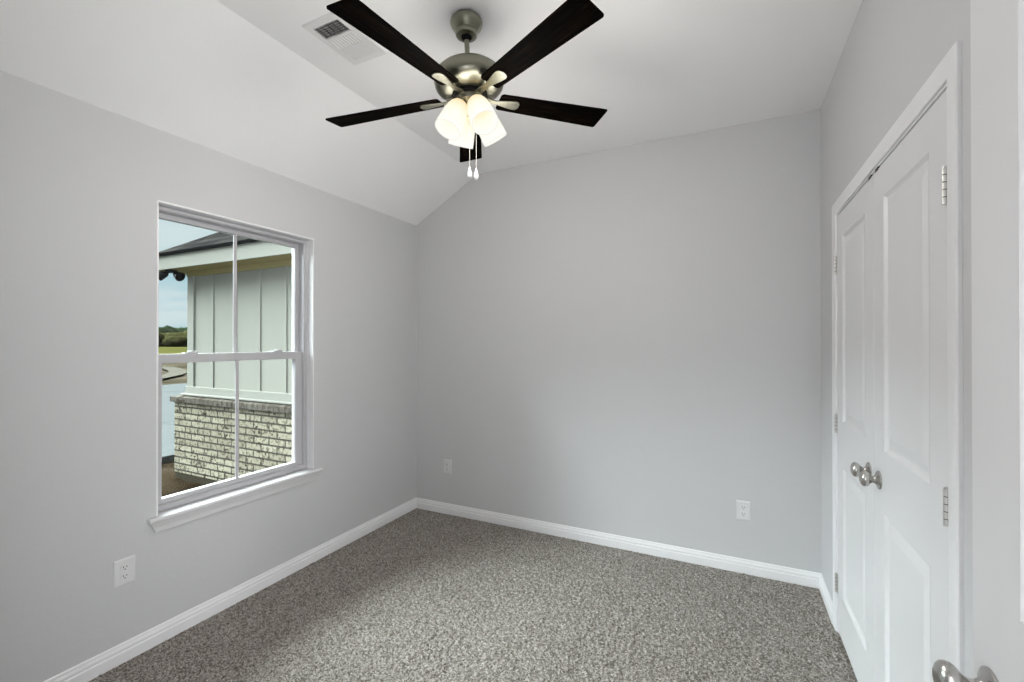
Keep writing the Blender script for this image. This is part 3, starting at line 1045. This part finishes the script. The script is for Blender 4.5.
bm = bmesh.new(); box(bm, X0 - 0.075, X1, 3.085, 3.25, -0.45, -0.128); box(bm, X0 - 0.075, X0 + 0.1, 3.2, 7.5, -0.45, -0.128); wpart('foundation', bm, M_found)
ex0, ey0, ez = X0 - 0.24, 2.96, 2.290
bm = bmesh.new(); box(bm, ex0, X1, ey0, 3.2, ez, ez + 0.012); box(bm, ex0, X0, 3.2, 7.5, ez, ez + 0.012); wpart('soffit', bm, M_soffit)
bm = bmesh.new(); box(bm, ex0 - 0.02, X1, ey0 - 0.02, ey0, ez - 0.008, ez + 0.155); box(bm, ex0 - 0.02, ex0, ey0, 7.5, ez - 0.008, ez + 0.155); wpart('fascia', bm, M_cream, bevel=0.003)
# hip roof
pit, zr = 0.66, ez + 0.152
rx0, ry0, run = ex0 - 0.045, ey0 - 0.045, 2.2
bm = bmesh.new()
th = 0.03
def rp(x, y, z, dz): return bm.verts.new((x, y, z + dz))
lay = []
for dz in (0, th):
    lay.append([rp(rx0, ry0, zr, dz), rp(X1, ry0, zr, dz), rp(X1, ry0 + run, zr + run * pit, dz), rp(rx0 + run, ry0 + run, zr + run * pit, dz), rp(rx0, 7.5, zr, dz), rp(rx0 + run, 7.5, zr + run * pit, dz)])
for L in lay:
    bm.faces.new((L[0], L[1], L[2], L[3])); bm.faces.new((L[0], L[3], L[5], L[4]))
a, b = lay
for i, j in ((0, 1), (1, 2), (2, 3), (3, 5), (5, 4), (4, 0)):
    bm.faces.new((a[i], a[j], b[j], b[i]))
wpart('roof', bm, M_roof)

# twin flood light under the soffit
fl = empty('flood_light', (-6.02, 3.035, ez - 0.002))
tag(fl, 'black twin head flood light under the eave of the house wing', 'flood light')
bm = bmesh.new(); lathe(bm, [(0, 0), (0.062, 0), (0.060, -0.018), (0.040, -0.030), (0, -0.032)], 24)
obj('mounting_plate', bm, M_black, fl, smooth=35)
rr_ = Vector((math.cos(YAW), math.sin(YAW), 0))
for s in (-1, 1):
    d = (rr_ * s * 0.85 + Vector((0.0, -0.25, -0.42))).normalized()
    bm = bmesh.new()
    st = rr_ * s * 0.045 + Vector((0, 0, -0.035))
    tube(bm, [rr_ * s * 0.025 + Vector((0, 0, -0.015)), st], 0.012, 10)
    lathe(bm, [(0, -0.005), (0.022, 0.0), (0.034, 0.018), (0.044, 0.05), (0.054, 0.085), (0.058, 0.10), (0.052, 0.102), (0.046, 0.092), (0, 0.088)], 24, axis_matrix(st, d))
    obj('lamp_head', bm, M_black, fl, smooth=40)

# ground
def sheet(name, x0, x1, y0, y1, z, m, nx=40, ny=40, amp=0.0):
    bm = bmesh.new()
    bmesh.ops.create_grid(bm, x_segments=nx, y_segments=ny, size=0.5)
    for v in bm.verts:
        v.co.x = x0 + (v.co.x + 0.5) * (x1 - x0)
        v.co.y = y0 + (v.co.y + 0.5) * (y1 - y0)
        v.co.z = z + (random.gauss(0, amp) if amp else 0)
    return obj(name, bm, m, smooth=60)
struct(sheet('ground', -12, -2.58, -8, 9, -0.215, M_dirt, 90, 120, 0.012), 'bare brown dirt of the side yard under the window', 'ground')
bm = bmesh.new()
for i in range(4):
    for j in range(7):
        box(bm, -18.6 + i * 2.93, -18.6 + i * 2.93 + 2.918, -8 + j * 3.2, -8 + j * 3.2 + 3.188, -0.32, -0.120)
struct(obj('driveway', bm, M_conc, bevel=0.01), 'pale concrete slab beside the house wing', 'driveway')
struct(sheet('ground_lot', -60, -12, -60, 80, -0.26, M_lot, 30, 60, 0.03), 'bare brown lot beyond the concrete slab', 'ground')
struct(sheet('ground_field', -620, -58, -400, 520, -0.30, M_field, 30, 30), 'yellow green meadow in the distance', 'field')
struct(sheet('ground_yard', -60, 60, -90, -7.9, -0.29, M_lot, 8, 8), 'bare ground of the plots nearby', 'ground')
# winding gravel path on the lot
pts = [(-34.55, 16.29), (-33.79, 16.39), (-32.37, 16.15), (-30.2, 15.39), (-27.36, 14.16), (-25.38, 12.93), (-24.48, 12.21), (-23.74, 11.52), (-22.83, 10.69)]
bm = bmesh.new()
L, Rr = [], []
sm = []
for i in range(len(pts) - 1):
    p0, p1, p2, p3 = (Vector(pts[max(i - 1, 0)]), Vector(pts[i]), Vector(pts[i + 1]), Vector(pts[min(i + 2, len(pts) - 1)]))
    for k in range(8):
        t = k / 8
        sm.append(0.5 * ((2 * p1) + (p2 - p0) * t + (2 * p0 - 5 * p1 + 4 * p2 - p3) * t * t + (-p0 + 3 * p1 - 3 * p2 + p3) * t ** 3))
for i, p in enumerate(sm):
    d = (sm[min(i + 1, len(sm) - 1)] - sm[max(i - 1, 0)]).normalized()
    nrm = Vector((-d.y, d.x))
    w = 0.42
    L.append(bm.verts.new((p.x + nrm.x * w, p.y + nrm.y * w, -0.17)))
    Rr.append(bm.verts.new((p.x - nrm.x * w, p.y - nrm.y * w, -0.17)))
for i in range(len(sm) - 1):
    bm.faces.new((L[i], L[i + 1], Rr[i + 1], Rr[i]))
struct(obj('gravel_path', bm, M_path), 'pale winding gravel path on the bare lot', 'path')

def clumps(name, n, dist, azr, hr, wr, m, label, cat):
    bm = bmesh.new()
    for _ in range(n):
        a = math.radians(random.uniform(*azr)); d = random.uniform(*dist)
        h, w = random.uniform(*hr), random.uniform(*wr)
        M = Matrix.Translation((math.cos(a) * d, math.sin(a) * d, h * 0.30 - 0.4)) @ Matrix.Diagonal((w, w, h * 0.7, 1))
        g = bmesh.ops.create_icosphere(bm, subdivisions=2, radius=1.0, matrix=M)
        for v in g['verts']:
            v.co += Vector((random.gauss(0, w * 0.09), random.gauss(0, w * 0.09), random.gauss(0, h * 0.07)))
    return tag(obj(name, bm, m, smooth=80), label, cat, None, 'stuff')
clumps('brush', 520, (230, 400), (140, 172), (2.5, 8.5), (4, 10), M_brush, 'olive and straw coloured brush across the distant meadow', 'brush')
clumps('tree_line', 420, (430, 500), (135, 175), (11.5, 14.5), (6, 12), M_tree, 'dark green line of trees on the horizon', 'trees')
